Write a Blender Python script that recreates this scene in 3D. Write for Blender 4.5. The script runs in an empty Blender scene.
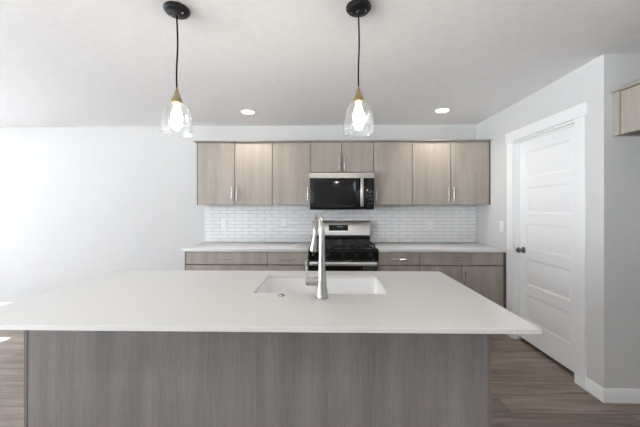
import bpy, bmesh, math, random
from mathutils import Vector, Matrix
random.seed(7)
S = bpy.context.scene
COL = S.collection

# ------------------------------------------------------------------ camera
F_PX, CX, CY, EYE, YAW = 294.94, 321.78, 207.6, 1.3617, 0.01914
cam_d = bpy.data.cameras.new('camera')
cam_d.sensor_width = 36.0
cam_d.lens = F_PX / 640 * 36
cam_d.shift_x = (320 - CX) / 640
cam_d.shift_y = (CY - 213.5) / 640
cam_d.clip_start = 0.02
cam = bpy.data.objects.new('camera', cam_d)
cam.location = (0, 0, EYE)
cam.rotation_euler = (math.radians(90), 0, YAW)
COL.objects.link(cam)
S.camera = cam

# ------------------------------------------------------------------ world, sun, window portals, exposure
W = bpy.data.worlds.new('sky')
S.world = W
W.use_nodes = True
bg = W.node_tree.nodes['Background']
wn, wl = W.node_tree.nodes, W.node_tree.links
w_tc = wn.new('ShaderNodeTexCoord')
w_sep = wn.new('ShaderNodeSeparateXYZ')
w_rmp = wn.new('ShaderNodeValToRGB')          # pale sky above the horizon, ground below it raised to brighten the ceiling
SKY, GROUND = 7.0, 41.0
e0, e1 = w_rmp.color_ramp.elements
e0.position, e0.color = 0.49, (0.88 * GROUND / 50, 0.94 * GROUND / 50, GROUND / 50, 1)
e1.position, e1.color = 0.51, (0.78 * SKY / 50, 0.89 * SKY / 50, SKY / 50, 1)
w_map = wn.new('ShaderNodeMapRange')
w_map.inputs['From Min'].default_value = -1.0
wl.new(w_tc.outputs['Generated'], w_sep.inputs[0]); wl.new(w_sep.outputs['Z'], w_map.inputs[0])
wl.new(w_map.outputs[0], w_rmp.inputs[0]); wl.new(w_rmp.outputs[0], bg.inputs['Color'])
bg.inputs['Strength'].default_value = 50.0

sun_d = bpy.data.lights.new('sun', 'SUN')
sun_d.energy = 170.0
sun_d.angle = math.radians(0.5)
sun_d.color = (0.68, 0.84, 1.0)
sun = bpy.data.objects.new('sun', sun_d)
sun.rotation_euler = Vector((2.136, 0.0, -1.0)).to_track_quat('-Z', 'Y').to_euler()
sun.location = (-8, 2, 6)
COL.objects.link(sun)

def portal(name, loc, rot, w, h):
    d = bpy.data.lights.new(name, 'AREA')
    d.shape = 'RECTANGLE'
    d.size, d.size_y = w, h
    d.cycles.is_portal = True
    o = bpy.data.objects.new(name, d)
    o.location = loc
    o.rotation_euler = rot
    COL.objects.link(o)

XL, XR, YB, YF, H = -7.6, 1.9394, 3.865, -3.5, 2.4384     # left wall, right wall, back wall, wall behind camera, ceiling
XA = 2.62                                                # alcove side wall
YC = 2.1067                                              # wall corner at the right
WIN_LEFT = [(2.76, 3.065, 1.80, 2.10), (-3.2, -0.9, 0.06, 2.30)]     # y0,y1,z0,z1 in the left wall; second one added to light the ceiling
WIN_FRONT = [(0.90, 1.42, 1.93, 2.39), (-1.9, -1.4, 1.30, 2.10)]  # x0,x1,z0,z1 in the wall behind the camera; second one is added fill
WIN_BACK = [(-7.4, -5.3, 0.06, 2.05)]                              # unseen glass door in the back wall, added to light ceiling and counter
R90 = math.radians(90)
for a, b, c, d in WIN_BACK:
    portal('window_portal', ((a + b) / 2, YB + 0.14, (c + d) / 2), (-R90, 0, 0), b - a, d - c)
for a, b, c, d in WIN_LEFT:
    portal('window_portal', (XL - 0.14, (a + b) / 2, (c + d) / 2), (0, -R90, 0), d - c, b - a)
for a, b, c, d in WIN_FRONT:
    portal('window_portal', ((a + b) / 2, YF - 0.14, (c + d) / 2), (R90, 0, 0), b - a, d - c)

S.view_settings.view_transform = 'Standard'
S.view_settings.look = 'None'
S.view_settings.gamma = 1.0
S.view_settings.use_curve_mapping = False
S.view_settings.exposure = 0.26
cy = S.cycles
cy.max_bounces = 14
cy.diffuse_bounces = 9
cy.glossy_bounces = 5
cy.transparent_max_bounces = 16
cy.use_denoising = True
cy.caustics_reflective = False
cy.caustics_refractive = False

# ------------------------------------------------------------------ materials
def mat(name, color, rough=0.5, metal=0.0, spec=0.5, emit=None, strength=0.0, coat=0.0):
    m = bpy.data.materials.new(name)
    m.use_nodes = True
    b = m.node_tree.nodes['Principled BSDF']
    b.inputs['Base Color'].default_value = (*color, 1)
    b.inputs['Roughness'].default_value = rough
    b.inputs['Metallic'].default_value = metal
    b.inputs['Specular IOR Level'].default_value = spec
    b.inputs['Coat Weight'].default_value = coat
    if emit:
        b.inputs['Emission Color'].default_value = (*emit, 1)
        b.inputs['Emission Strength'].default_value = strength
    return m

def nodes(m):
    return m.node_tree.nodes, m.node_tree.links, m.node_tree.nodes['Principled BSDF']

def ramp(n, stops):
    r = n.new('ShaderNodeValToRGB')
    el = r.color_ramp.elements
    while len(el) < len(stops):
        el.new(0.5)
    for e, (p, c) in zip(el, stops):
        e.position = p
        e.color = (*c, 1)
    return r

def noisy(m, scale, c1, c2, bump=0.0, stretch=(1, 1, 1), dist=0.001, detail=4):
    n, l, b = nodes(m)
    tc = n.new('ShaderNodeTexCoord')
    mp = n.new('ShaderNodeMapping')
    mp.inputs['Scale'].default_value = stretch
    nz = n.new('ShaderNodeTexNoise')
    nz.inputs['Scale'].default_value = scale
    nz.inputs['Detail'].default_value = detail
    r = ramp(n, [(0.35, c1), (0.65, c2)])
    l.new(tc.outputs['Object'], mp.inputs[0]); l.new(mp.outputs[0], nz.inputs['Vector'])
    l.new(nz.outputs['Fac'], r.inputs[0]); l.new(r.outputs[0], b.inputs['Base Color'])
    if bump:
        bp = n.new('ShaderNodeBump')
        bp.inputs['Strength'].default_value = bump
        bp.inputs['Distance'].default_value = dist
        l.new(nz.outputs['Fac'], bp.inputs['Height']); l.new(bp.outputs[0], b.inputs['Normal'])
    return m

M_WALL = noisy(mat('wall_paint', (0.80, 0.80, 0.80), 0.85, spec=0.2), 60, (0.635, 0.633, 0.630), (0.655, 0.653, 0.650), 0.15)
M_CEIL = noisy(mat('ceiling_paint', (0.8, 0.8, 0.79), 0.9, spec=0.1), 22, (0.90, 0.905, 0.915), (0.93, 0.935, 0.945), 0.2, dist=0.004)
M_TRIM = mat('trim_paint', (0.86, 0.865, 0.87), 0.4)
M_DOOR = mat('door_paint', (0.86, 0.865, 0.875), 0.38)
M_CAVITY = mat('dark_gap', (0.02, 0.018, 0.016), 0.9)

def wood(name, dark, mid, light, scale=1.0, rough=0.5, seed=0.0):
    m = mat(name, mid, rough, spec=0.35)
    n, l, b = nodes(m)
    tc = n.new('ShaderNodeTexCoord')
    oi = n.new('ShaderNodeObjectInfo')
    ad = n.new('ShaderNodeVectorMath'); ad.operation = 'MULTIPLY_ADD'
    cb = n.new('ShaderNodeCombineXYZ')
    l.new(oi.outputs['Random'], cb.inputs[0]); l.new(oi.outputs['Random'], cb.inputs[2])
    ad.inputs[1].default_value = (13.0, 0, 7.0)
    l.new(cb.outputs[0], ad.inputs[0]); l.new(tc.outputs['Object'], ad.inputs[2])
    def layer(st, sc, det, rg):
        mp = n.new('ShaderNodeMapping'); mp.inputs['Scale'].default_value = st
        mp.inputs['Location'].default_value = (seed, seed, 0)
        z = n.new('ShaderNodeTexNoise'); z.inputs['Scale'].default_value = sc
        z.inputs['Detail'].default_value = det; z.inputs['Roughness'].default_value = rg
        l.new(ad.outputs[0], mp.inputs[0]); l.new(mp.outputs[0], z.inputs['Vector'])
        return z
    broad = layer((7, 7, 0.7), 1.4 * scale, 3, 0.5)
    fine = layer((60, 60, 1.6), 2.2 * scale, 5, 0.65)
    pore = layer((180, 180, 9), 1.6 * scale, 2, 0.5)
    mx = n.new('ShaderNodeMix'); mx.data_type = 'FLOAT'; mx.inputs[0].default_value = 0.40
    l.new(broad.outputs['Fac'], mx.inputs[2]); l.new(fine.outputs['Fac'], mx.inputs[3])
    mx2 = n.new('ShaderNodeMix'); mx2.data_type = 'FLOAT'; mx2.inputs[0].default_value = 0.25
    l.new(mx.outputs[0], mx2.inputs[2]); l.new(pore.outputs['Fac'], mx2.inputs[3])
    r = ramp(n, [(0.33, dark), (0.5, mid), (0.66, light)])
    l.new(mx2.outputs[0], r.inputs[0]); l.new(r.outputs[0], b.inputs['Base Color'])
    bp = n.new('ShaderNodeBump'); bp.inputs['Strength'].default_value = 0.12; bp.inputs['Distance'].default_value = 0.001
    l.new(fine.outputs['Fac'], bp.inputs['Height']); l.new(bp.outputs[0], b.inputs['Normal'])
    return m

M_WOOD = wood('greige_laminate', (0.285, 0.25, 0.215), (0.365, 0.322, 0.285), (0.435, 0.39, 0.35))
M_WOOD_EDGE_SHADED = wood('greige_laminate_edge_shaded', (0.095, 0.083, 0.072), (0.12, 0.105, 0.092), (0.15, 0.132, 0.117))  # laminate darkened in colour for the shade in gaps, fillers and end strips
M_ISLAND_SHADED = wood('island_laminate_shaded', (0.150, 0.136, 0.128), (0.205, 0.188, 0.178), (0.265, 0.245, 0.232), seed=3.1)  # cabinet laminate with the island front's shade put into the colour
M_ISLAND_EDGE_SHADED = wood('island_laminate_edge_shaded', (0.12, 0.108, 0.10), (0.16, 0.146, 0.137), (0.20, 0.184, 0.174), seed=5.3)  # end panels, darkened further along with the island's painted shade

def floor_mat():
    m = mat('vinyl_plank', (0.2, 0.14, 0.1), 0.42, spec=0.5)
    n, l, b = nodes(m)
    tc = n.new('ShaderNodeTexCoord')
    br = n.new('ShaderNodeTexBrick')
    br.offset = 0.37; br.offset_frequency = 2
    br.inputs['Scale'].default_value = 1.0
    br.inputs['Brick Width'].default_value = 1.22
    br.inputs['Row Height'].default_value = 0.18
    br.inputs['Mortar Size'].default_value = 0.0016
    br.inputs['Mortar Smooth'].default_value = 0.2
    br.inputs['Color1'].default_value = (0, 0, 0, 1)
    br.inputs['Color2'].default_value = (1, 1, 1, 1)
    br.inputs['Mortar'].default_value = (0.5, 0.5, 0.5, 1)
    l.new(tc.outputs['Object'], br.inputs['Vector'])
    # shift the grain per plank
    sc = n.new('ShaderNodeVectorMath'); sc.operation = 'MULTIPLY_ADD'
    sc.inputs[1].default_value = (9, 5, 3)
    l.new(br.outputs['Color'], sc.inputs[0]); l.new(tc.outputs['Object'], sc.inputs[2])
    mp = n.new('ShaderNodeMapping'); mp.inputs['Scale'].default_value = (1.0, 11, 1)
    nz = n.new('ShaderNodeTexNoise'); nz.inputs['Scale'].default_value = 1.7
    nz.inputs['Detail'].default_value = 7; nz.inputs['Roughness'].default_value = 0.62
    nz.inputs['Distortion'].default_value = 0.6
    l.new(sc.outputs[0], mp.inputs[0]); l.new(mp.outputs[0], nz.inputs['Vector'])
    mp2 = n.new('ShaderNodeMapping'); mp2.inputs['Scale'].default_value = (3.0, 90, 1)
    nz2 = n.new('ShaderNodeTexNoise'); nz2.inputs['Scale'].default_value = 1.5; nz2.inputs['Detail'].default_value = 3
    l.new(sc.outputs[0], mp2.inputs[0]); l.new(mp2.outputs[0], nz2.inputs['Vector'])
    mx = n.new('ShaderNodeMix'); mx.data_type = 'FLOAT'; mx.inputs[0].default_value = 0.3
    l.new(nz.outputs['Fac'], mx.inputs[2]); l.new(nz2.outputs['Fac'], mx.inputs[3])
    r = ramp(n, [(0.32, (0.100, 0.072, 0.057)), (0.5, (0.215, 0.168, 0.140)), (0.68, (0.32, 0.262, 0.226))])
    l.new(mx.outputs[0], r.inputs[0])
    hv = n.new('ShaderNodeHueSaturation')
    mr = n.new('ShaderNodeMapRange'); mr.inputs['To Min'].default_value = 0.78; mr.inputs['To Max'].default_value = 1.2
    l.new(br.outputs['Color'], mr.inputs[0]); l.new(mr.outputs[0], hv.inputs['Value'])
    l.new(r.outputs[0], hv.inputs['Color'])
    gap = n.new('ShaderNodeMix'); gap.data_type = 'RGBA'
    l.new(br.outputs['Fac'], gap.inputs[0]); l.new(hv.outputs[0], gap.inputs[6])
    gap.inputs[7].default_value = (0.05, 0.035, 0.026, 1)
    l.new(gap.outputs[2], b.inputs['Base Color'])
    bp = n.new('ShaderNodeBump'); bp.inputs['Strength'].default_value = 0.25; bp.inputs['Distance'].default_value = 0.001
    l.new(mx.outputs[0], bp.inputs['Height']); l.new(bp.outputs[0], b.inputs['Normal'])
    return m
M_FLOOR = floor_mat()

M_QUARTZ = noisy(mat('white_quartz', (0.7, 0.7, 0.69), 0.22, spec=0.5), 140, (0.635, 0.63, 0.62), (0.665, 0.66, 0.65), detail=2)
M_TILE = noisy(mat('white_tile', (0.82, 0.82, 0.83), 0.12, spec=0.6), 2.0, (0.78, 0.78, 0.79), (0.84, 0.84, 0.85))
M_GROUT = noisy(mat('grey_grout', (0.55, 0.55, 0.56), 0.9), 80, (0.36, 0.36, 0.365), (0.42, 0.42, 0.425))
M_SINK = mat('white_ceramic', (0.78, 0.78, 0.785), 0.2)
M_STEEL = noisy(mat('brushed_steel', (0.62, 0.61, 0.60), 0.28, metal=1.0), 3, (0.60, 0.585, 0.57), (0.68, 0.67, 0.655), stretch=(1, 1, 120))
M_NICKEL = mat('satin_nickel', (0.62, 0.60, 0.57), 0.25, metal=1.0)
M_CHROME = mat('brushed_chrome', (0.50, 0.49, 0.48), 0.24, metal=1.0)
M_KNOB = mat('dark_nickel', (0.25, 0.235, 0.22), 0.22, metal=1.0)
M_PULL = mat('pull_nickel', (0.58, 0.55, 0.51), 0.26, metal=1.0)
M_BGLASS = mat('black_glass', (0.003, 0.003, 0.0035), 0.03, spec=0.5)
M_BENAMEL = mat('black_enamel', (0.006, 0.006, 0.007), 0.12)
M_IRON = noisy(mat('cast_iron', (0.02, 0.02, 0.02), 0.55), 60, (0.015, 0.015, 0.016), (0.03, 0.03, 0.031), 0.3)
M_BLACK = mat('black_metal', (0.018, 0.018, 0.022), 0.32, metal=0.3)
M_CORD = mat('black_cord', (0.008, 0.008, 0.009), 0.8, spec=0.2)
M_BRASS = noisy(mat('antique_brass', (0.45, 0.33, 0.15), 0.35, metal=0.85), 30, (0.34, 0.26, 0.13), (0.44, 0.35, 0.19))
M_BULB = mat('bulb_glow', (1, 0.9, 0.75), 0.3, emit=(1.0, 0.89, 0.70), strength=95)
M_LENS = mat('downlight_lens', (1, 1, 1), 0.4, emit=(1.0, 0.96, 0.9), strength=6)
M_PLASTIC = mat('white_plastic', (0.82, 0.82, 0.82), 0.35)
M_SLOT = mat('socket_slot', (0.05, 0.05, 0.05), 0.6)
M_DISPLAY = mat('display_marks', (0.05, 0.06, 0.07), 0.2, emit=(0.55, 0.75, 0.9), strength=0.35)
M_FRAME = mat('white_vinyl', (0.8, 0.8, 0.8), 0.4)

def thin_glass(name, tint, base=0.04, edge=0.5):
    m = bpy.data.materials.new(name); m.use_nodes = True
    n, l = m.node_tree.nodes, m.node_tree.links
    n.remove(n['Principled BSDF'])
    t = n.new('ShaderNodeBsdfTransparent'); t.inputs[0].default_value = (*tint, 1)
    g = n.new('ShaderNodeBsdfGlossy'); g.inputs['Roughness'].default_value = 0.03
    g.inputs[0].default_value = (1, 1, 1, 1)
    lw = n.new('ShaderNodeLayerWeight'); lw.inputs['Blend'].default_value = 0.35
    mr = n.new('ShaderNodeMapRange'); mr.inputs['To Min'].default_value = base; mr.inputs['To Max'].default_value = edge
    l.new(lw.outputs['Facing'], mr.inputs[0])
    mx = n.new('ShaderNodeMixShader')
    l.new(mr.outputs[0], mx.inputs[0]); l.new(t.outputs[0], mx.inputs[1]); l.new(g.outputs[0], mx.inputs[2])
    l.new(mx.outputs[0], n['Material Output'].inputs[0])
    return m
M_SHADE = thin_glass('clear_blown_glass', (0.97, 0.975, 0.97), 0.07, 0.85)
M_PANE = thin_glass('window_glass', (0.97, 0.98, 0.98), 0.03, 0.3)

# ------------------------------------------------------------------ geometry helpers
class MB:
    """collects shapes in room coordinates and links them as one mesh object"""
    def __init__(self):
        self.bm = bmesh.new()
        self.smooth = []
    def _merge(self, tmp, smooth):
        me = bpy.data.meshes.new('t'); tmp.to_mesh(me); tmp.free()
        k = len(self.bm.faces)
        self.bm.from_mesh(me); bpy.data.meshes.remove(me)
        self.bm.faces.ensure_lookup_table()
        for f in self.bm.faces[k:]:
            f.smooth = smooth
    def box(self, x0, x1, y0, y1, z0, z1, bev=0.0, seg=1, rot=None):
        t = bmesh.new()
        bmesh.ops.create_cube(t, size=1)
        c = Vector(((x0 + x1) / 2, (y0 + y1) / 2, (z0 + z1) / 2))
        for v in t.verts:
            v.co = Vector((v.co.x * (x1 - x0), v.co.y * (y1 - y0), v.co.z * (z1 - z0)))
        if bev:
            bmesh.ops.bevel(t, geom=t.edges[:] + t.verts[:], offset=bev, segments=seg, profile=0.5, affect='EDGES')
        for v in t.verts:
            v.co = (rot @ v.co if rot else v.co) + c
        self._merge(t, False)
        return self
    def lathe(self, prof, c, axis='Z', seg=32, close=False, rot=None):
        """prof: list of (radius, height) along the axis"""
        t = bmesh.new()
        rings = []
        for r, h in prof:
            ring = []
            for i in range(seg):
                a = 2 * math.pi * i / seg
                p = Vector((r * math.cos(a), r * math.sin(a), h))
                if axis == 'X': p = Vector((p.z, p.x, p.y))
                if axis == 'Y': p = Vector((p.x, p.z, p.y))
                if rot: p = rot @ p
                ring.append(t.verts.new(p + Vector(c)))
            rings.append(ring)
        for a, b in zip(rings, rings[1:]):
            for i in range(seg):
                t.faces.new((a[i], a[(i + 1) % seg], b[(i + 1) % seg], b[i]))
        if close:
            if prof[0][0] > 1e-6: t.faces.new(rings[0][::-1])
            if prof[-1][0] > 1e-6: t.faces.new(rings[-1])
        bmesh.ops.remove_doubles(t, verts=t.verts, dist=1e-6)
        bmesh.ops.recalc_face_normals(t, faces=t.faces)
        self._merge(t, True)
        return self
    def tube(self, pts, rad, seg=14, caps=True):
        """pts: points; rad: a number or one radius per point"""
        pts = [Vector(p) for p in pts]
        rads = rad if isinstance(rad, (list, tuple)) else [rad] * len(pts)
        t = bmesh.new()
        rings = []
        up = Vector((0.31, 0.77, 0.55)).normalized()
        for i, p in enumerate(pts):
            d = (pts[min(i + 1, len(pts) - 1)] - pts[max(i - 1, 0)]).normalized()
            u = d.cross(up).normalized(); v = d.cross(u).normalized()
            rings.append([t.verts.new(p + rads[i] * (math.cos(2 * math.pi * k / seg) * u + math.sin(2 * math.pi * k / seg) * v)) for k in range(seg)])
        for a, b in zip(rings, rings[1:]):
            for i in range(seg):
                t.faces.new((a[i], a[(i + 1) % seg], b[(i + 1) % seg], b[i]))
        if caps:
            t.faces.new(rings[0][::-1]); t.faces.new(rings[-1])
        bmesh.ops.recalc_face_normals(t, faces=t.faces)
        self._merge(t, True)
        return self
    def prism(self, poly, axis, a, b, smooth=False):
        """poly: 2-D outline; axis 'X' -> poly is (y,z); 'Y' -> (x,z); 'Z' -> (x,y); extruded from a to b"""
        t = bmesh.new()
        def P(q, s):
            return {'X': (s, q[0], q[1]), 'Y': (q[0], s, q[1]), 'Z': (q[0], q[1], s)}[axis]
        A = [t.verts.new(P(q, a)) for q in poly]; B = [t.verts.new(P(q, b)) for q in poly]
        t.faces.new(A); t.faces.new(B[::-1])
        n = len(poly)
        for i in range(n):
            t.faces.new((A[i], B[i], B[(i + 1) % n], A[(i + 1) % n]))
        bmesh.ops.recalc_face_normals(t, faces=t.faces)
        self._merge(t, smooth)
        return self
    def build(self, name, material, parent=None, wn=False):
        me = bpy.data.meshes.new(name)
        off = Vector((0, 0, 0))
        if parent is not None:
            o_ = parent
            while o_ is not None:
                off += o_.location; o_ = o_.parent
        bmesh.ops.translate(self.bm, verts=self.bm.verts, vec=-off)
        self.bm.to_mesh(me); self.bm.free()
        if isinstance(material, (list, tuple)):
            for m in material: me.materials.append(m)
        else:
            me.materials.append(material)
        try:
            me.set_sharp_from_angle(angle=math.radians(40))
        except Exception:
            pass
        o = bpy.data.objects.new(name, me)
        o.parent = parent
        COL.objects.link(o)
        return o

def tag(o, label=None, cat=None, group=None, kind=None):
    if label: o['label'] = label
    if cat: o['category'] = cat
    if group: o['group'] = group
    if kind: o['kind'] = kind
    return o

def thing(name, label, cat, loc, group=None):
    o = bpy.data.objects.new(name, None)
    o.empty_display_size = 0.05
    o.location = loc
    COL.objects.link(o)
    return tag(o, label, cat, group)

def struct(name, mb, material, parent=None):
    o = mb.build(name, material, parent)
    if parent is None:
        o['kind'] = 'structure'
    return o

def struct_root(name, loc):
    o = bpy.data.objects.new(name, None)
    o.location = loc
    o['kind'] = 'structure'
    COL.objects.link(o)
    return o

# ------------------------------------------------------------------ room shell
XE = 3.10      # far side of the pantry behind the door
struct('floor', MB().box(XL - 0.15, XE + 0.1, YF - 0.15, YB + 0.15, -0.10, 0.0), M_FLOOR)
struct('ceiling', MB().box(XL - 0.15, XE + 0.1, YF - 0.15, YB + 0.15, H, H + 0.12), M_CEIL)

def wall_with_holes(axis, p0, p1, a0, a1, holes, name):
    """a wall slab between p0..p1 across, a0..a1 along, with window holes (a,b,z0,z1)"""
    m = MB()
    def put(u0, u1, z0, z1):
        if u1 - u0 < 1e-4 or z1 - z0 < 1e-4: return
        if axis == 'X': m.box(p0, p1, u0, u1, z0, z1)
        else: m.box(u0, u1, p0, p1, z0, z1)
    cur = a0
    for (u0, u1, z0, z1) in sorted(holes):
        put(cur, u0, 0, H); put(u0, u1, 0, z0); put(u0, u1, z1, H); cur = u1
    put(cur, a1, 0, H)
    return struct(name, m, M_WALL)

wall_with_holes('Y', YB, YB + 0.15, XL - 0.15, XE + 0.1, WIN_BACK, 'wall_back')
wall_with_holes('X', XL - 0.15, XL, YF, YB, WIN_LEFT, 'wall_left')
wall_with_holes('Y', YF - 0.15, YF, XL - 0.15, XE + 0.1, WIN_FRONT, 'wall_front')

# right wall with the doorway, its return and the alcove wall
DO0, DO1, DOZ = 2.322, 3.120, 2.055
m = MB()
m.box(XR, XR + 0.12, YC + 0.12, DO0, 0, H)
m.box(XR, XR + 0.12, DO1, YB, 0, H)
m.box(XR, XR + 0.12, DO0, DO1, DOZ, H)
struct('wall_right', m, M_WALL)
struct('wall_alcove', MB().box(XR, XA + 0.12, YC, YC + 0.12, 0, H), M_WALL)
struct('alcove_light_blocker', MB().box(XR, XA, 1.02, 1.14, 0, H), M_WALL)  # unseen wall, added to keep light off the alcove wall
struct('wall_alcove_side', MB().box(XA, XA + 0.12, YF, YC, 0, H), M_WALL)
struct('wall_pantry', MB().box(XE, XE + 0.1, YC + 0.12, YB, 0, H).box(XA + 0.12, XE + 0.1, YC, YC + 0.12, 0, H), M_WALL)

# baseboards
def bb_x(x0, x1, y, d):   # along x, face towards -y when d = -1
    t = 0.014
    return [(y, 0), (y + d * t, 0), (y + d * t, 0.082), (y + d * t * 0.45, 0.094), (y, 0.094)]
struct('baseboard_back', MB().prism(bb_x(0, 0, YB, -1), 'X', -5.3, -1.585), M_TRIM)
struct('baseboard_alcove', MB().prism(bb_x(0, 0, YC, -1), 'X', XR - 0.014, XA), M_TRIM)
struct('baseboard_right', MB().prism([(XR, 0), (XR - 0.014, 0), (XR - 0.014, 0.082), (XR - 0.006, 0.094), (XR, 0.094)], 'Y', YC, 2.241), M_TRIM)
struct('baseboard_left', MB().prism([(XL, 0), (XL + 0.014, 0), (XL + 0.014, 0.082), (XL + 0.006, 0.094), (XL, 0.094)], 'Y', 3.07, YB - 0.014), M_TRIM)

# windows
def window(n, axis, p, a, b, z0, z1, mull):
    cen = (p, (a + b) / 2, z0) if axis == 'X' else ((a + b) / 2, p, z0)
    root = struct_root('window_%d' % n, cen)
    fr, pn = MB(), MB()
    w = 0.045
    def bar(mb, u0, u1, v0, v1, d0, d1):
        if axis == 'X': mb.box(p + d0, p + d1, u0, u1, v0, v1)
        else: mb.box(u0, u1, p + d0, p + d1, v0, v1)
    bar(fr, a, b, z0, z0 + w, -0.03, 0.03); bar(fr, a, b, z1 - w, z1, -0.03, 0.03)
    bar(fr, a, a + w, z0 + w, z1 - w, -0.03, 0.03); bar(fr, b - w, b, z0 + w, z1 - w, -0.03, 0.03)
    if mull: bar(fr, (a + b) / 2 - w / 2, (a + b) / 2 + w / 2, z0 + w, z1 - w, -0.025, 0.025)
    bar(pn, a + w, b - w, z0 + w, z1 - w, -0.003, 0.003)
    fr.build('window_frame', M_FRAME, root)
    pn.build('window_pane', M_PANE, root)
window(1, 'X', XL - 0.09, *WIN_LEFT[0], True)
window(2, 'X', XL - 0.09, *WIN_LEFT[1], True)
window(3, 'Y', YF - 0.09, *WIN_FRONT[0], False)
window(4, 'Y', YF - 0.09, *WIN_FRONT[1], True)
window(5, 'Y', YB + 0.09, *WIN_BACK[0], True)

# ------------------------------------------------------------------ pantry door
door = struct_root('door_1', (XR + 0.065, 2.722, 0))
JY0, JY1, JZ = 2.340, 3.102, 2.035
sx0, sx1 = XR + 0.052, XR + 0.087
def door_slab():
    y0, y1, z0, z1 = JY0 + 0.003, JY1 - 0.003, 0.030, JZ - 0.003
    m = MB()
    m.box(sx0 + 0.008, sx1, y0, y1, z0, z1)                       # core (panel bottoms)
    st, rail = 0.112, 0.100
    bot, top = 0.21, 0.115
    n = 5
    ph = (z1 - z0 - bot - top - rail * (n - 1)) / n
    m.box(sx0, sx0 + 0.009, y0, y0 + st, z0, z1)
    m.box(sx0, sx0 + 0.009, y1 - st, y1, z0, z1)
    z = z0
    rails = [(z0, z0 + bot)]
    z = z0 + bot
    for i in range(n):
        pz0, pz1 = z, z + ph
        # raised field with sloping sides
        a, b = y0 + st, y1 - st
        t = bmesh.new()
        def ring(ins, x):
            return [t.verts.new((x, yy, zz)) for yy, zz in ((a + ins, pz0 + ins), (b - ins, pz0 + ins), (b - ins, pz1 - ins), (a + ins, pz1 - ins))]
        R = [ring(0, sx0), ring(0.009, sx0 + 0.006), ring(0.016, sx0 + 0.006), ring(0.034, sx0 + 0.0015)]
        for p, q in zip(R, R[1:]):
            for k in range(4):
                t.faces.new((p[k], p[(k + 1) % 4], q[(k + 1) % 4], q[k]))
        t.faces.new(R[-1])
        bmesh.ops.recalc_face_normals(t, faces=t.faces)
        if R[-1][0].link_faces[0].normal.x > 0: bmesh.ops.reverse_faces(t, faces=t.faces)
        m._merge(t, False)
        z = pz1
        rails.append((z, z + (rail if i < n - 1 else z1 - z)))
        z += rail
    for r0, r1 in rails:
        m.box(sx0, sx0 + 0.009, y0 + st, y1 - st, r0, r1)
    return m.build('door_slab', M_DOOR, door)
door_slab()
j = MB()
j.box(XR + 0.001, XR + 0.119, DO0 + 0.001, JY0, 0, JZ)
j.box(XR + 0.001, XR + 0.119, JY1, DO1 - 0.001, 0, JZ)
j.box(XR + 0.001, XR + 0.119, DO0 + 0.001, DO1 - 0.001, JZ, DOZ - 0.001)
j.box(XR + 0.036, XR + 0.050, JY0, JY0 + 0.012, 0, JZ)     # stops
j.box(XR + 0.036, XR + 0.050, JY1 - 0.012, JY1, 0, JZ)
j.box(XR + 0.036, XR + 0.050, JY0, JY1, JZ - 0.012, JZ)
j.build('door_jamb', M_TRIM, door)
c = MB()
c.box(XR - 0.017, XR, 2.241, 2.336, 0, 2.050, 0.002)
c.build('door_casing', M_TRIM, door)
c = MB(); c.box(XR - 0.017, XR, 3.106, 3.203, 0, 2.050, 0.002); c.build('door_casing', M_TRIM, door)
c = MB(); c.box(XR - 0.023, XR, 2.224, 3.220, 2.050, 2.150, 0.003); c.build('door_casing_head', M_TRIM, door)
k = MB()
KY, KZ = 3.030, 0.932
k.lathe([(0, 0), (0.032, 0), (0.032, -0.004), (0.027, -0.009), (0.012, -0.012), (0.011, -0.030), (0.018, -0.036), (0.0275, -0.048), (0.028, -0.056), (0.022, -0.066), (0.010, -0.070), (0, -0.071)], (sx0 - 0.0005, KY, KZ), 'X', 28)
tag(k.build('door_knob', M_KNOB, door), 'dark satin metal round knob')
hm = MB()
for hz in (0.25, 1.02, 1.80):
    hm.lathe([(0, -0.045), (0.006, -0.045), (0.006, 0.045), (0, 0.045)], (sx0 - 0.004, JY0 + 0.0065, hz), 'Z', 10)
hm.build('door_hinge', M_NICKEL, door)

# ------------------------------------------------------------------ backsplash
bx0, bx1 = -1.610, 1.921
TZ0, TZ1 = 0.9095, 1.3915
def tile_rows(m, x0, x1, z0, z1, rh, tw, g=0.0036):
    nrow = int((z1 - z0) / rh + 0.999)
    for r in range(nrow):
        za, zb = z0 + r * rh + g / 2, min(z0 + (r + 1) * rh - g / 2, z1)
        x = x0 - (tw / 2 if r % 2 else 0)
        while x < x1:
            a, b = max(x + g / 2, x0), min(x + tw - g / 2, x1)
            if b - a > 0.012:
                m.box(a, b, YB - 0.0090, YB - 0.003, za, zb, 0.0012)
            x += tw
bs = thing('backsplash', 'white subway tile backsplash between counter and upper cabinets', 'backsplash', ((bx0 + bx1) / 2, YB, 0.909))
m = MB(); m.box(bx0, bx1, YB - 0.0062, YB - 0.0002, TZ0, TZ1); m.build('grout', M_GROUT, bs)
m = MB(); tile_rows(m, bx0, bx1, TZ0 + 0.001, TZ1 - 0.001, 0.0463, 0.196); m.build('tile_field', M_TILE, bs)
m = MB(); m.box(bx1, bx1 + 0.006, YB - 0.010, YB - 0.0002, TZ0, TZ1, 0.001); m.build('edge_trim', M_PLASTIC, bs)
m = MB(); m.box(bx0 - 0.006, bx0, YB - 0.010, YB - 0.0002, TZ0, TZ1, 0.001); m.build('edge_trim', M_PLASTIC, bs)

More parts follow.
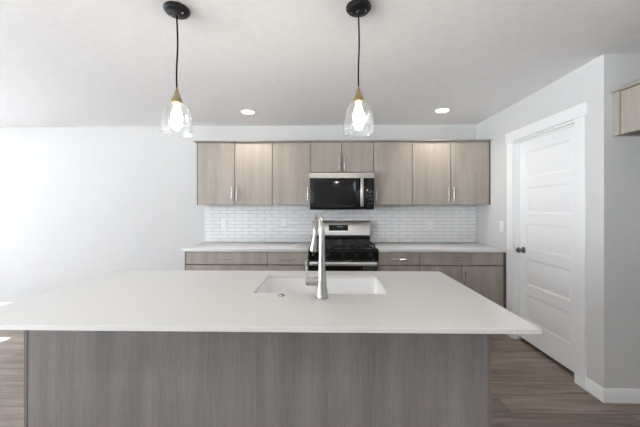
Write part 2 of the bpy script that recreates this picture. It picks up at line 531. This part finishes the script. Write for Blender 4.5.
# ------------------------------------------------------------------ cabinets
def bar_pull(parent, x, y, z, length, vertical):
    """bar handle standing off the face at y (towards -y)"""
    m = MB()
    r = 0.0062
    hl = length / 2
    if vertical:
        m.tube([(x, y - 0.030, z - hl), (x, y - 0.030, z + hl)], r, 10)
        for s in (-1, 1):
            m.tube([(x, y, z + s * hl * 0.66), (x, y - 0.030, z + s * hl * 0.66)], 0.0045, 8)
    else:
        m.tube([(x - hl, y - 0.030, z), (x + hl, y - 0.030, z)], r, 10)
        for s in (-1, 1):
            m.tube([(x + s * hl * 0.66, y, z), (x + s * hl * 0.66, y - 0.030, z)], 0.0045, 8)
    return m.build('handle', M_PULL, parent)

UF = 3.540          # front of the upper doors
def shell(mb, x0, x1, y0, y1, z0, z1, t=0.017):
    mb.box(x0, x0 + t, y0, y1, z0, z1); mb.box(x1 - t, x1, y0, y1, z0, z1)
    mb.box(x0 + t, x1 - t, y0, y1, z0, z0 + t); mb.box(x0 + t, x1 - t, y0, y1, z1 - t, z1)
    mb.box(x0 + t, x1 - t, y1 - t, y1, z0 + t, z1 - t)
    return mb

def upper(x0, x1, z0, doors, label, side=None, z1=2.149):
    """doors: list of (x0, x1, handle side)"""
    t = thing('upper_cabinet', label, 'cabinet', ((x0 + x1) / 2, YB, z0), 'upper cabinets along the back wall')
    b = shell(MB(), x0 + 0.0006, x1 - 0.0006, UF + 0.021, YB - 0.012, z0 + 0.001, z1)
    b.build('body', M_WOOD_EDGE_SHADED, t)
    for a, c, hs in doors:
        d = MB().box(a + 0.0035, c - 0.0035, UF, UF + 0.019, z0 + 0.001, z1 - 0.005, 0.001).build('door', M_WOOD, t)
        hx = a + 0.030 if hs == 'L' else c - 0.030
        bar_pull(d, hx, UF, z0 + (0.135 if z1 - z0 > 0.5 else 0.100), 0.155, True)
    return t
UX = [-1.578, -0.664, -0.207, 0.555, 1.012, 1.922]
t = upper(UX[0], UX[1], 1.393, [(UX[0] + 0.007, -1.118, 'R'), (-1.118, UX[1], 'L')], 'greige wood two-door upper cabinet at the far left end of the run')
MB().box(UX[0] - 0.002, UX[0] + 0.009, UF + 0.001, UF + 0.0209, 1.393, 2.149).build('end_panel', M_WOOD_EDGE_SHADED, t)
upper(UX[1], UX[2], 1.393, [(UX[1], UX[2], 'R')], 'single-door greige upper cabinet just left of the microwave')
upper(UX[2], UX[3], 1.783, [(UX[2], 0.172, 'R'), (0.172, UX[3], 'L')], 'short two-door greige cabinet directly above the microwave')
upper(UX[3], UX[4], 1.393, [(UX[3], UX[4], 'L')], 'single-door greige upper cabinet just right of the microwave')
t = upper(UX[4], UX[5], 1.393, [(UX[4], 1.467, 'R'), (1.467, UX[5], 'L')], 'greige wood two-door upper cabinet at the right end against the side wall')
MB().box(UX[5] + 0.001, XR - 0.001, UF + 0.004, UF + 0.021, 1.394, 2.149).build('filler', M_WOOD_EDGE_SHADED, t)
tm = MB().prism([(UF - 0.026, 2.167), (UF - 0.026, 2.158), (UF - 0.008, 2.1495), (YB - 0.001, 2.1495), (YB - 0.001, 2.167)], 'X', -1.606, XR - 0.001)
tag(tm.build('cabinet_top_moulding', M_WOOD), 'thin greige wood moulding running along the tops of the back-wall upper cabinets', 'moulding')

BF = 3.235            # front of the base fronts
def base(x0, x1, label, doors, drawers):
    t = thing('base_cabinet', label, 'cabinet', ((x0 + x1) / 2, YB, 0), 'base cabinets along the back wall')
    b = shell(MB(), x0 + 0.0006, x1 - 0.0006, BF + 0.021, YB - 0.002, 0.10, 0.876)
    b.build('body', M_WOOD_EDGE_SHADED, t)
    MB().box(x0 + 0.001, x1 - 0.001, BF + 0.085, BF + 0.10, 0, 0.10).build('toe_kick', M_WOOD_EDGE_SHADED, t)
    for a, c, z0, z1 in drawers:
        d = MB().box(a + 0.0035, c - 0.0035, BF, BF + 0.019, z0, z1, 0.001).build('drawer', M_WOOD, t)
        bar_pull(d, (a + c) / 2, BF, (z0 + z1) / 2, 0.165, False)
    for a, c, hs in doors:
        d = MB().box(a + 0.0035, c - 0.0035, BF, BF + 0.019, 0.105, 0.725, 0.001).build('door', M_WOOD, t)
        hx = a + 0.034 if hs == 'L' else c - 0.034
        bar_pull(d, hx, BF, 0.600, 0.155, True)
    return t
BX = [-1.576, -0.662, -0.207, 0.555, 1.002, 1.912]
t = base(BX[0], BX[1], 'greige base cabinet with one wide drawer at the left end of the back counter', [(BX[0] + 0.009, -1.119, 'R'), (-1.119, BX[1], 'L')], [(BX[0] + 0.009, BX[1], 0.734, 0.870)])
MB().box(BX[0] - 0.003, BX[0] + 0.011, BF + 0.001, BF + 0.0209, 0.10, 0.876).build('end_panel', M_WOOD_EDGE_SHADED, t)
base(BX[1], BX[2], 'narrow greige drawer base cabinet left of the range', [(BX[1], BX[2], 'R')], [(BX[1], BX[2], 0.734, 0.870)])
base(BX[3], BX[4], 'narrow greige drawer base cabinet right of the range', [(BX[3], BX[4], 'L')], [(BX[3], BX[4], 0.734, 0.870)])
t = base(BX[4], BX[5], 'wide greige base cabinet beside the pantry door, two tall pulls', [(BX[4], 1.457, 'R'), (1.457, BX[5], 'L')], [(BX[4], BX[5], 0.734, 0.870)])
MB().box(BX[5] + 0.001, XR - 0.001, BF + 0.006, BF + 0.021, 0.10, 0.874).build('filler', M_WOOD_EDGE_SHADED, t)  # dark strip stands in for the shaded gap at the wall

# cabinet over the refrigerator space
ax = 2.000
t = thing('fridge_cabinet', 'short greige upper cabinet in the alcove at the right edge', 'cabinet', (2.31, 1.63, 1.860))
shell(MB(), ax + 0.021, XA - 0.002, 1.146, YC - 0.050, 1.861, 2.158).build('body', M_WOOD_EDGE_SHADED, t)
MB().box(ax, XA - 0.002, YC - 0.049, YC - 0.001, 1.861, 2.158).build('filler', M_WOOD, t)
for a, b, hy in ((1.146, 1.600, 1.570), (1.600, YC - 0.053, 1.630)):
    d = MB().box(ax, ax + 0.019, a + 0.002, b - 0.002, 1.862, 2.153, 0.001).build('door', M_WOOD, t)
    mm = MB(); mm.tube([(ax - 0.03, hy, 1.90), (ax - 0.03, hy, 2.05)], 0.0055, 10)
    for z in (1.925, 2.025): mm.tube([(ax, hy, z), (ax - 0.03, hy, z)], 0.0045, 8)
    mm.build('handle', M_PULL, d)
MB().prism([(ax - 0.018, 2.182), (ax - 0.018, 2.171), (ax - 0.004, 2.159), (XA - 0.002, 2.159), (XA - 0.002, 2.182)], 'Y', 1.141, YC - 0.001).build('top_moulding', M_WOOD, t)

# ------------------------------------------------------------------ back counters
for x0, x1, lb in ((-1.616, -0.209, 'white quartz countertop left of the range on the back wall'), (0.557, XR - 0.001, 'white quartz countertop right of the range by the side wall')):
    o = MB().box(x0, x1, 3.215, YB - 0.0105, 0.8775, 0.9085, 0.002, 2).build('countertop', M_QUARTZ)
    tag(o, lb, 'countertop', 'quartz countertops on the back wall')

# ------------------------------------------------------------------ microwave
MX0, MX1, MZ0, MZ1, MF = -0.2055, 0.545, 1.338, 1.781, 3.450
t = thing('microwave', 'black and stainless over-the-range microwave below the short cabinet', 'microwave', ((MX0 + MX1) / 2, YB, MZ0))
MB().box(MX0, MX1, MF + 0.030, YB - 0.012, MZ0, MZ1, 0.004).build('body', M_BENAMEL, t)
MB().box(MX0, MX1, MF + 0.004, MF + 0.029, 1.706, 1.772, 0.003).build('top_grille', mat('grille_steel', (0.46, 0.44, 0.42), 0.35, metal=1.0), t)
d = MB().box(MX0, 0.452, MF, MF + 0.029, MZ0 + 0.004, 1.704, 0.006, 2).build('door', M_BGLASS, t)
MB().box(MX0 + 0.05, 0.33, MF - 0.0008, MF + 0.001, MZ0 + 0.05, 1.665).build('window', mat('microwave_window', (0.003, 0.003, 0.0035), 0.05, spec=0.35), d)
mm = MB(); mm.box(0.382, 0.418, MF - 0.036, MF - 0.022, MZ0 + 0.035, 1.702, 0.005, 2)
mm.box(0.392, 0.408, MF - 0.026, MF, MZ0 + 0.05, MZ0 + 0.07); mm.box(0.392, 0.408, MF - 0.026, MF, 1.665, 1.685)
mm.build('handle', M_STEEL, d)
cp = MB().box(0.454, MX1, MF, MF + 0.029, MZ0 + 0.004, 1.704, 0.004, 2).build('control_panel', M_BGLASS, t)
M_MARK = mat('button_marks', (0.10, 0.10, 0.11), 0.4)
for r in range(4):
    for q in range(2):
        MB().box(0.475 + q * 0.034, 0.493 + q * 0.034, MF - 0.0006, MF + 0.0005, 1.41 + r * 0.045, 1.418 + r * 0.045).build('button', M_MARK, cp)

# ------------------------------------------------------------------ range
RX0, RX1 = -0.2045, 0.545
RC = (RX0 + RX1) / 2
RF = 3.200
t = thing('range', 'freestanding stainless and black gas range between the base cabinets', 'stove', (RC, 3.5250, 0))
MB().box(RX0 + 0.002, RX1 - 0.002, RF + 0.04, 3.8450, 0.03, 0.900, 0.003).build('body', M_BENAMEL, t)
MB().box(RX0, RX1, RF + 0.005, 3.7750, 0.900, 0.918, 0.006, 2).build('cooktop', M_BENAMEL, t)
# raised back with the tilted stainless control face
th = math.radians(4)
MB().prism([(3.8200, 0.900), (3.7750, 0.900), (3.7750, 1.010), (3.7930, 1.185), (3.8200, 1.192), (3.8450, 1.185), (3.8450, 0.90)], 'X', RX0 + 0.001, RX1 - 0.001).build('backguard', M_BENAMEL, t)
bgp = MB().prism([(3.7735, 1.008), (3.7675, 1.010), (3.7795, 1.180), (3.7855, 1.188), (3.7920, 1.186)], 'X', RX0 + 0.001, RX1 - 0.001).build('backguard_face', M_STEEL, t)
ds = MB()
ty = lambda z: 3.7675 + (z - 1.010) / 0.170 * 0.012
dx0, dx1, dz0, dz1 = 0.018, 0.262, 1.066, 1.140
ds.prism([(ty(dz0) - 0.002, dz0), (ty(dz1) - 0.002, dz1), (ty(dz1) + 0.002, dz1), (ty(dz0) + 0.002, dz0)], 'X', dx0, dx1)
dsp = ds.build('display', M_BGLASS, bgp)
mk = MB()
def mark(x0, x1, z0, z1):
    mk.prism([(ty(z0) - 0.0027, z0), (ty(z1) - 0.0027, z1), (ty(z1) - 0.0018, z1), (ty(z0) - 0.0018, z0)], 'X', x0, x1)
for q in range(4):
    mk = MB(); mark(0.130 + q * 0.016 + (0.004 if q > 1 else 0), 0.139 + q * 0.016 + (0.004 if q > 1 else 0), 1.112, 1.124)
    mk.build('digit', M_DISPLAY, dsp)
# burners and grates
for bx, by, br in ((RX0 + 0.17, 3.3550, 0.045), (RX0 + 0.17, 3.6250, 0.038), (RX1 - 0.17, 3.3550, 0.050), (RX1 - 0.17, 3.6250, 0.034), (RC, 3.4950, 0.046)):
    MB().lathe([(0, 0.918), (br + 0.02, 0.918), (br + 0.016, 0.924), (br, 0.926), (br, 0.938), (br - 0.004, 0.942), (0, 0.943)], (bx, by, 0), 'Z', 24).build('burner', M_IRON, t)
def grate(x0, x1, y0, y1):
    m = MB(); b = 0.007; zt0, zt1 = 0.948, 0.962
    m.box(x0, x1, y0, y0 + 2 * b, zt0, zt1, 0.002); m.box(x0, x1, y1 - 2 * b, y1, zt0, zt1, 0.002)
    m.box(x0, x0 + 2 * b, y0, y1, zt0, zt1, 0.002); m.box(x1 - 2 * b, x1, y0, y1, zt0, zt1, 0.002)
    cx_ = (x0 + x1) / 2
    m.box(cx_ - b, cx_ + b, y0, y1, zt0, zt1, 0.002)
    for f in (0.22, 0.36, 0.5, 0.64, 0.78):
        yy = y0 + (y1 - y0) * f
        m.box(x0, x1, yy - b * .8, yy + b * .8, zt0, zt1, 0.002)
    for xx in (x0 + b, x1 - b):
        for yy in (y0 + b, y1 - b):
            m.box(xx - b, xx + b, yy - b, yy + b, 0.917, zt0 + 0.003)
    m.build('grate', M_IRON, t)
gw = (RX1 - RX0 - 0.05) / 3
for i in range(3):
    grate(RX0 + 0.022 + i * (gw + 0.003), RX0 + 0.022 + i * (gw + 0.003) + gw, 3.2400, 3.7400)
cpn = MB().prism([(RF + 0.045, 0.899), (RF + 0.012, 0.899), (RF, 0.885), (RF, 0.795), (RF + 0.045, 0.795)], 'X', RX0 + 0.001, RX1 - 0.001).build('front_panel', M_BENAMEL, t)
for kx in (-0.140, 0.010, 0.172, 0.312, 0.470):
    kk = MB().lathe([(0, 0), (0.026, 0), (0.026, -0.005), (0.020, -0.008), (0.018, -0.030), (0.016, -0.033), (0, -0.033)], (kx, RF, 0.845), 'Y', 24).build('knob', M_BENAMEL, t)
    MB().box(kx - 0.003, kx + 0.003, RF - 0.0360, RF - 0.032, 0.832, 0.862, 0.001).build('pointer', M_BLACK, kk)
od = MB().box(RX0 + 0.003, RX1 - 0.003, RF, RF + 0.040, 0.215, 0.790, 0.005, 2).build('oven_door', M_BGLASS, t)
hh = MB()
hh.box(RX0 + 0.012, RX1 - 0.012, RF - 0.052, RF - 0.030, 0.738, 0.778, 0.008, 3)
for xx in (RX0 + 0.03, RX1 - 0.03):
    hh.box(xx - 0.012, xx + 0.012, RF - 0.034, RF, 0.748, 0.770, 0.003)
hh.build('handle', mat('handle_steel', (0.80, 0.79, 0.78), 0.38, metal=1.0), od)
MB().box(RX0 + 0.10, RX1 - 0.10, RF - 0.001, RF + 0.002, 0.33, 0.64).build('window', mat('oven_window', (0.01, 0.01, 0.011), 0.08), od)
MB().box(RX0 + 0.003, RX1 - 0.003, RF + 0.004, RF + 0.040, 0.045, 0.208, 0.004).build('storage_drawer', M_STEEL, t)
for xx in (RX0 + 0.05, RX1 - 0.05):
    for yy in (3.2950, 3.7750):
        MB().lathe([(0, 0), (0.016, 0), (0.016, 0.004), (0.008, 0.006), (0.008, 0.032), (0, 0.032)], (xx, yy, 0), 'Z', 12).build('leg', M_BLACK, t)

# ------------------------------------------------------------------ island
IX0, IX1, IY0, IY1 = -1.506, 0.8002, 1.1148, 2.1127
PX0, PX1, PY = -1.488, 0.779, 1.420
PY2 = 2.080
t = thing('island_cabinet', 'large greige wood kitchen island base under the long white counter', 'island', ((PX0 + PX1) / 2, (PY + PY2) / 2, 0))
xm = -0.345
MB().box(PX0 + 0.017, xm - 0.0004, PY, PY + 0.018, 0.0, 0.8890).build('back_panel', M_ISLAND_SHADED, t)
MB().box(xm + 0.0004, PX1 - 0.017, PY, PY + 0.018, 0.0, 0.8890).build('back_panel', M_ISLAND_SHADED, t)
MB().box(PX0, PX0 + 0.0165, PY - 0.002, PY2 - 0.02, 0.0, 0.8890).build('end_panel', M_ISLAND_EDGE_SHADED, t)
MB().box(PX1 - 0.0165, PX1, PY - 0.002, PY2 - 0.02, 0.0, 0.8890).build('end_panel', M_ISLAND_EDGE_SHADED, t)
MB().box(PX0 + 0.017, PX1 - 0.017, PY + 0.03, PY2 - 0.075, 0.098, 0.115).build('bottom', M_WOOD_EDGE_SHADED, t)
MB().box(PX0 + 0.017, PX1 - 0.017, PY2 - 0.09, PY2 - 0.075, 0.0, 0.098).build('toe_kick', M_WOOD_EDGE_SHADED, t)
fw = (PX1 - PX0) / 5
for i in range(5):
    a = PX0 + i * fw
    MB().box(a + 0.002, a + fw - 0.002, PY2 - 0.019, PY2, 0.105, 0.870, 0.001).build('door', M_WOOD, t)

# worktop with the sink cut-out
SX0, SX1, SY0, SY1 = -0.396, 0.324, 1.556, 1.970
def rrect(x0, x1, y0, y1, r, n=5):
    pts = []
    for cx_, cy_, a0 in ((x1 - r, y1 - r, 0), (x0 + r, y1 - r, 90), (x0 + r, y0 + r, 180), (x1 - r, y0 + r, 270)):
        for i in range(n + 1):
            a = math.radians(a0 + 90 * i / n)
            pts.append((cx_ + r * math.cos(a), cy_ + r * math.sin(a)))
    return pts
def worktop():
    m = MB(); t = bmesh.new()
    z0, z1, e = 0.8895, 0.9080, 0.0020
    outer = rrect(IX0, IX1, IY0, IY1, 0.004, 3)
    outer_in = rrect(IX0 + e, IX1 - e, IY0 + e, IY1 - e, 0.003, 3)
    inner = rrect(SX0, SX1, SY0, SY1, 0.018, 5)
    def loop(pts, z): return [t.verts.new((x, y, z)) for x, y in pts]
    ot, ou, ol = loop(outer_in, z1), loop(outer, z1 - e), loop(outer, z0)
    it, il = loop(inner, z1), loop(inner, z0)
    def strip(A, B):
        n = len(A)
        for i in range(n): t.faces.new((A[i], A[(i + 1) % n], B[(i + 1) % n], B[i]))
    strip(ot, ou); strip(ou, ol); strip(it, il)
    for A, B in ((ot, it), (ol, il)):
        ed = [t.edges.get((A[i], A[(i + 1) % len(A)])) or t.edges.new((A[i], A[(i + 1) % len(A)])) for i in range(len(A))]
        ed += [t.edges.get((B[i], B[(i + 1) % len(B)])) or t.edges.new((B[i], B[(i + 1) % len(B)])) for i in range(len(B))]
        bmesh.ops.triangle_fill(t, use_beauty=True, use_dissolve=False, edges=ed)
    bmesh.ops.recalc_face_normals(t, faces=t.faces)
    m._merge(t, False)
    return m.build('island_countertop', M_QUARTZ)
tag(worktop(), 'long white quartz countertop on the island with a sink cut-out', 'countertop')

# sink basin
def sink():
    root = thing('sink', 'white rectangular undermount sink set in the island countertop', 'sink', ((SX0 + SX1) / 2, (SY0 + SY1) / 2, 0.66))
    t = bmesh.new()
    o = 0.006
    L = []
    def loop(ins, z, r):
        L.append([t.verts.new((x, y, z)) for x, y in rrect(SX0 + ins, SX1 - ins, SY0 + ins, SY1 - ins, r, 6)])
    loop(-0.030, 0.8890, 0.04); loop(-0.004, 0.8890, 0.022); loop(0.000, 0.880, 0.022); loop(0.004, 0.720, 0.03)
    loop(0.012, 0.695, 0.04); loop(0.035, 0.682, 0.05); loop(0.12, 0.680, 0.05)
    loop(0.12, 0.672, 0.05); loop(-0.004, 0.674, 0.03); loop(-0.010, 0.874, 0.03); loop(-0.030, 0.880, 0.04)
    for A, B in list(zip(L, L[1:])) + [(L[-1], L[0])]:
        if A is L[6]: 
            continue
        n = len(A)
        for i in range(n): t.faces.new((A[i], A[(i + 1) % n], B[(i + 1) % n], B[i]))
    t.faces.new(L[6]); t.faces.new(L[7][::-1])
    bmesh.ops.recalc_face_normals(t, faces=t.faces)
    m = MB(); m._merge(t, True)
    m.build('basin', M_SINK, root)
    cx_, cy_ = (SX0 + SX1) / 2, SY1 - 0.13
    MB().lathe([(0, 0.6812), (0.030, 0.6812), (0.034, 0.6835), (0.042, 0.6835), (0.044, 0.6808), (0.0, 0.6808)], (cx_, cy_, 0), 'Z', 24).build('drain', M_CHROME, root)
sink()

# faucet
FX, FY, FZ = -0.0280, 1.488, 0.908
t = thing('faucet', 'tall brushed pull-down faucet standing at the sink front edge', 'faucet', (FX, FY, FZ))
MB().lathe([(0, 0), (0.0330, 0), (0.0335, 0.003), (0.0310, 0.012), (0.0270, 0.045), (0.0230, 0.085), (0.0192, 0.130), (0.0168, 0.175), (0.0155, 0.22), (0.0150, 0.29)], (FX, FY, FZ), 'Z', 32).build('body', M_CHROME, t)
dirv = Vector((-0.22, 0.97, 0)).normalized()
top = Vector((FX, FY, FZ + 0.288))
R = 0.088
pts, rad = [top - Vector((0, 0, 0.02))], [0.0148]
for i in range(0, 19):
    a = math.pi * i / 18 * 0.97
    pts.append(top + Vector((0, 0, 0.035)) + dirv * (R - R * math.cos(a)) + Vector((0, 0, R * math.sin(a)))); rad.append(0.0148 - 0.0028 * i / 18)
MB().tube(pts, rad, 18).build('spout', M_CHROME, t)
e = pts[-1]
dn = Vector((-0.10, 0.05, -1)).normalized()
MB().tube([e - dn * 0.004, e + dn * 0.012, e + dn * 0.016, e + dn * 0.07, e + dn * 0.115, e + dn * 0.125, e + dn * 0.128],
          [0.0110, 0.0110, 0.0115, 0.0150, 0.0215, 0.0210, 0.015], 20).build('spray_head', M_CHROME, t)
hz = FZ + 0.081
hb = MB().tube([(FX - 0.012, FY, hz), (FX - 0.072, FY, hz), (FX - 0.080, FY, hz), (FX - 0.083, FY, hz)], [0.0205, 0.0205, 0.0195, 0.014], 20).build('handle', M_CHROME, t)
MB().tube([(FX - 0.076, FY, hz + 0.012), (FX - 0.078, FY, hz + 0.05), (FX - 0.079, FY, hz + 0.105)], [0.0045, 0.0038, 0.0032], 10).build('lever', M_CHROME, hb)

bt = MB().lathe([(0, 0), (0.0185, 0), (0.0185, 0.003), (0.0165, 0.0045), (0.0125, 0.0045), (0.0120, 0.0080), (0.0105, 0.0095), (0, 0.0098)], (-0.236, 1.510, 0.908), 'Z', 28)
tag(bt.build('disposal_button', M_CHROME), 'small round metal push button on the island counter left of the faucet', 'button')

# ------------------------------------------------------------------ pendants
def pendant(px, py, label, wob):
    t = thing('pendant_light', label, 'pendant light', (px, py, H), 'glass pendant lights over the island')
    can = MB().lathe([(0, -0.0005), (0.0660, -0.0005), (0.0675, -0.004), (0.0670, -0.010), (0.0600, -0.014), (0.0590, -0.020), (0.0500, -0.0245), (0.0150, -0.0265), (0.0120, -0.034), (0.0, -0.035)], (px, py, H), 'Z', 40).build('canopy', M_BLACK, t)
    for s in (-1, 1):
        MB().lathe([(0, -0.0258), (0.0065, -0.0258), (0.0060, -0.0300), (0, -0.0310)], (px + s * 0.036, py - 0.010 * s, H), 'Z', 14).build('screw', M_NICKEL, can)
    zc = 2.001
    pts = []
    for i in range(13):
        f = i / 12
        pts.append((px + wob * math.sin(f * math.pi * 1.5) * (1 - f * 0.3) * 1.0 * math.sin(f * math.pi), py, H - 0.032 - f * (H - 0.032 - zc)))
    MB().tube(pts, 0.0043, 10).build('cord', M_CORD, t)
    MB().lathe([(0, 0.010), (0.0050, 0.010), (0.0062, 0.000), (0.0070, -0.002), (0.0120, -0.018), (0.0200, -0.040), (0.0270, -0.055), (0.0280, -0.060), (0.0240, -0.062), (0.0240, -0.066),
               (0.0300, -0.067), (0.0310, -0.073), (0.0250, -0.078), (0.0, -0.078)], (px, py, zc), 'Z', 32).build('socket_cap', M_BRASS, t)
    prof = [(0.0262, 0), (0.0310, -0.002), (0.0420, -0.008), (0.0530, -0.018), (0.0620, -0.031), (0.0690, -0.048), (0.0740, -0.068), (0.0780, -0.095), (0.0805, -0.125), (0.0820, -0.155), (0.0825, -0.166)]
    tk = 0.0022
    full = prof + [(0.0828, -0.1678)] + [(r - tk, h) for r, h in reversed(prof)]
    MB().lathe(full, (px, py, zc - 0.072), 'Z', 48).build('glass_shade', M_SHADE, t)
    MB().lathe([(0, 0), (0.0125, 0), (0.0135, -0.012), (0.0190, -0.030), (0.0265, -0.052), (0.0290, -0.070), (0.0270, -0.088), (0.0190, -0.103), (0.0080, -0.111), (0, -0.112)], (px, py, zc - 0.080), 'Z', 28).build('bulb', M_BULB, t)
pendant(-0.817, 1.585, 'left pendant light, clear glass shade on a black cord', 0.006)
pendant(0.167, 1.585, 'right pendant light, clear glass shade in front of the microwave cabinets', 0.004)

# ------------------------------------------------------------------ recessed lights
for x, y, lb, vis in ((-0.892, 3.30, 'round recessed ceiling light near the left pendant', 1), (1.272, 3.29, 'round recessed ceiling light toward the right wall', 1),
        (-1.6, -0.3, 'added fill ceiling light at the rear left of the room, out of view', 0), (0.9, -0.3, 'added fill ceiling light at the rear right of the room, out of view', 0),
        (-4.4, 1.2, 'added fill ceiling light on the left side of the room, out of view', 0)):  # the last three are unseen lamps, added as fill for the counter
    t = thing('recessed_light', lb, 'ceiling light', (x, y, H), 'recessed ceiling lights' if vis else None)
    MB().lathe([(0.068, -0.0005), (0.090, -0.0005), (0.089, -0.004), (0.080, -0.006), (0.070, -0.0045), (0.068, -0.0005)], (x, y, H), 'Z', 40).build('trim_ring', M_PLASTIC, t)
    MB().lathe([(0, -0.0008), (0.0675, -0.0008), (0.0675, -0.003), (0, -0.0035)], (x, y, H), 'Z', 40).build('lens', M_LENS, t)
    ld = bpy.data.lights.new('downlight', 'AREA'); ld.shape = 'DISK'; ld.size = 0.12; ld.energy = 3.3 if vis else 8.0; ld.color = (1.0, 0.93, 0.84)
    ld.spread = math.radians(130)
    lo = bpy.data.objects.new('downlight_glow', ld); lo.location = (0, 0, -0.008); lo.parent = t
    COL.objects.link(lo)

# ------------------------------------------------------------------ outlets and switch
def outlet(x, z, label):
    yf = YB - 0.0095
    t = thing('outlet', label, 'outlet', (x, yf, z), 'outlets in the backsplash')
    MB().box(x - 0.037, x + 0.037, yf - 0.005, yf, z - 0.060, z + 0.060, 0.002, 2).build('plate', M_PLASTIC, t)
    for s in (-1, 1):
        q = MB().box(x - 0.017, x + 0.017, yf - 0.0065, yf - 0.0045, z + s * 0.022 - 0.016, z + s * 0.022 + 0.016, 0.001).build('socket', M_PLASTIC, t)
        sl = MB(); sl.box(x - 0.008, x - 0.006, yf - 0.0070, yf - 0.006, z + s * 0.022 - 0.006, z + s * 0.022 + 0.006)
        sl.box(x + 0.006, x + 0.008, yf - 0.0070, yf - 0.006, z + s * 0.022 - 0.006, z + s * 0.022 + 0.006)
        sl.build('slots', M_SLOT, q)
outlet(-1.355, 1.152, 'white outlet on the tile below the far left upper cabinet')
outlet(-0.567, 1.158, 'white outlet on the tile just left of the range')
outlet(1.326, 1.148, 'white outlet on the tile right of the range')
t = thing('light_switch', 'white light switch on the side wall beside the pantry door', 'light switch', (XR, 3.314, 1.152))
MB().box(XR - 0.005, XR - 0.0002, 3.277, 3.351, 1.092, 1.212, 0.002, 2).build('plate', M_PLASTIC, t)
MB().box(XR - 0.0085, XR - 0.0045, 3.298, 3.330, 1.119, 1.185, 0.001).build('rocker', M_PLASTIC, t)
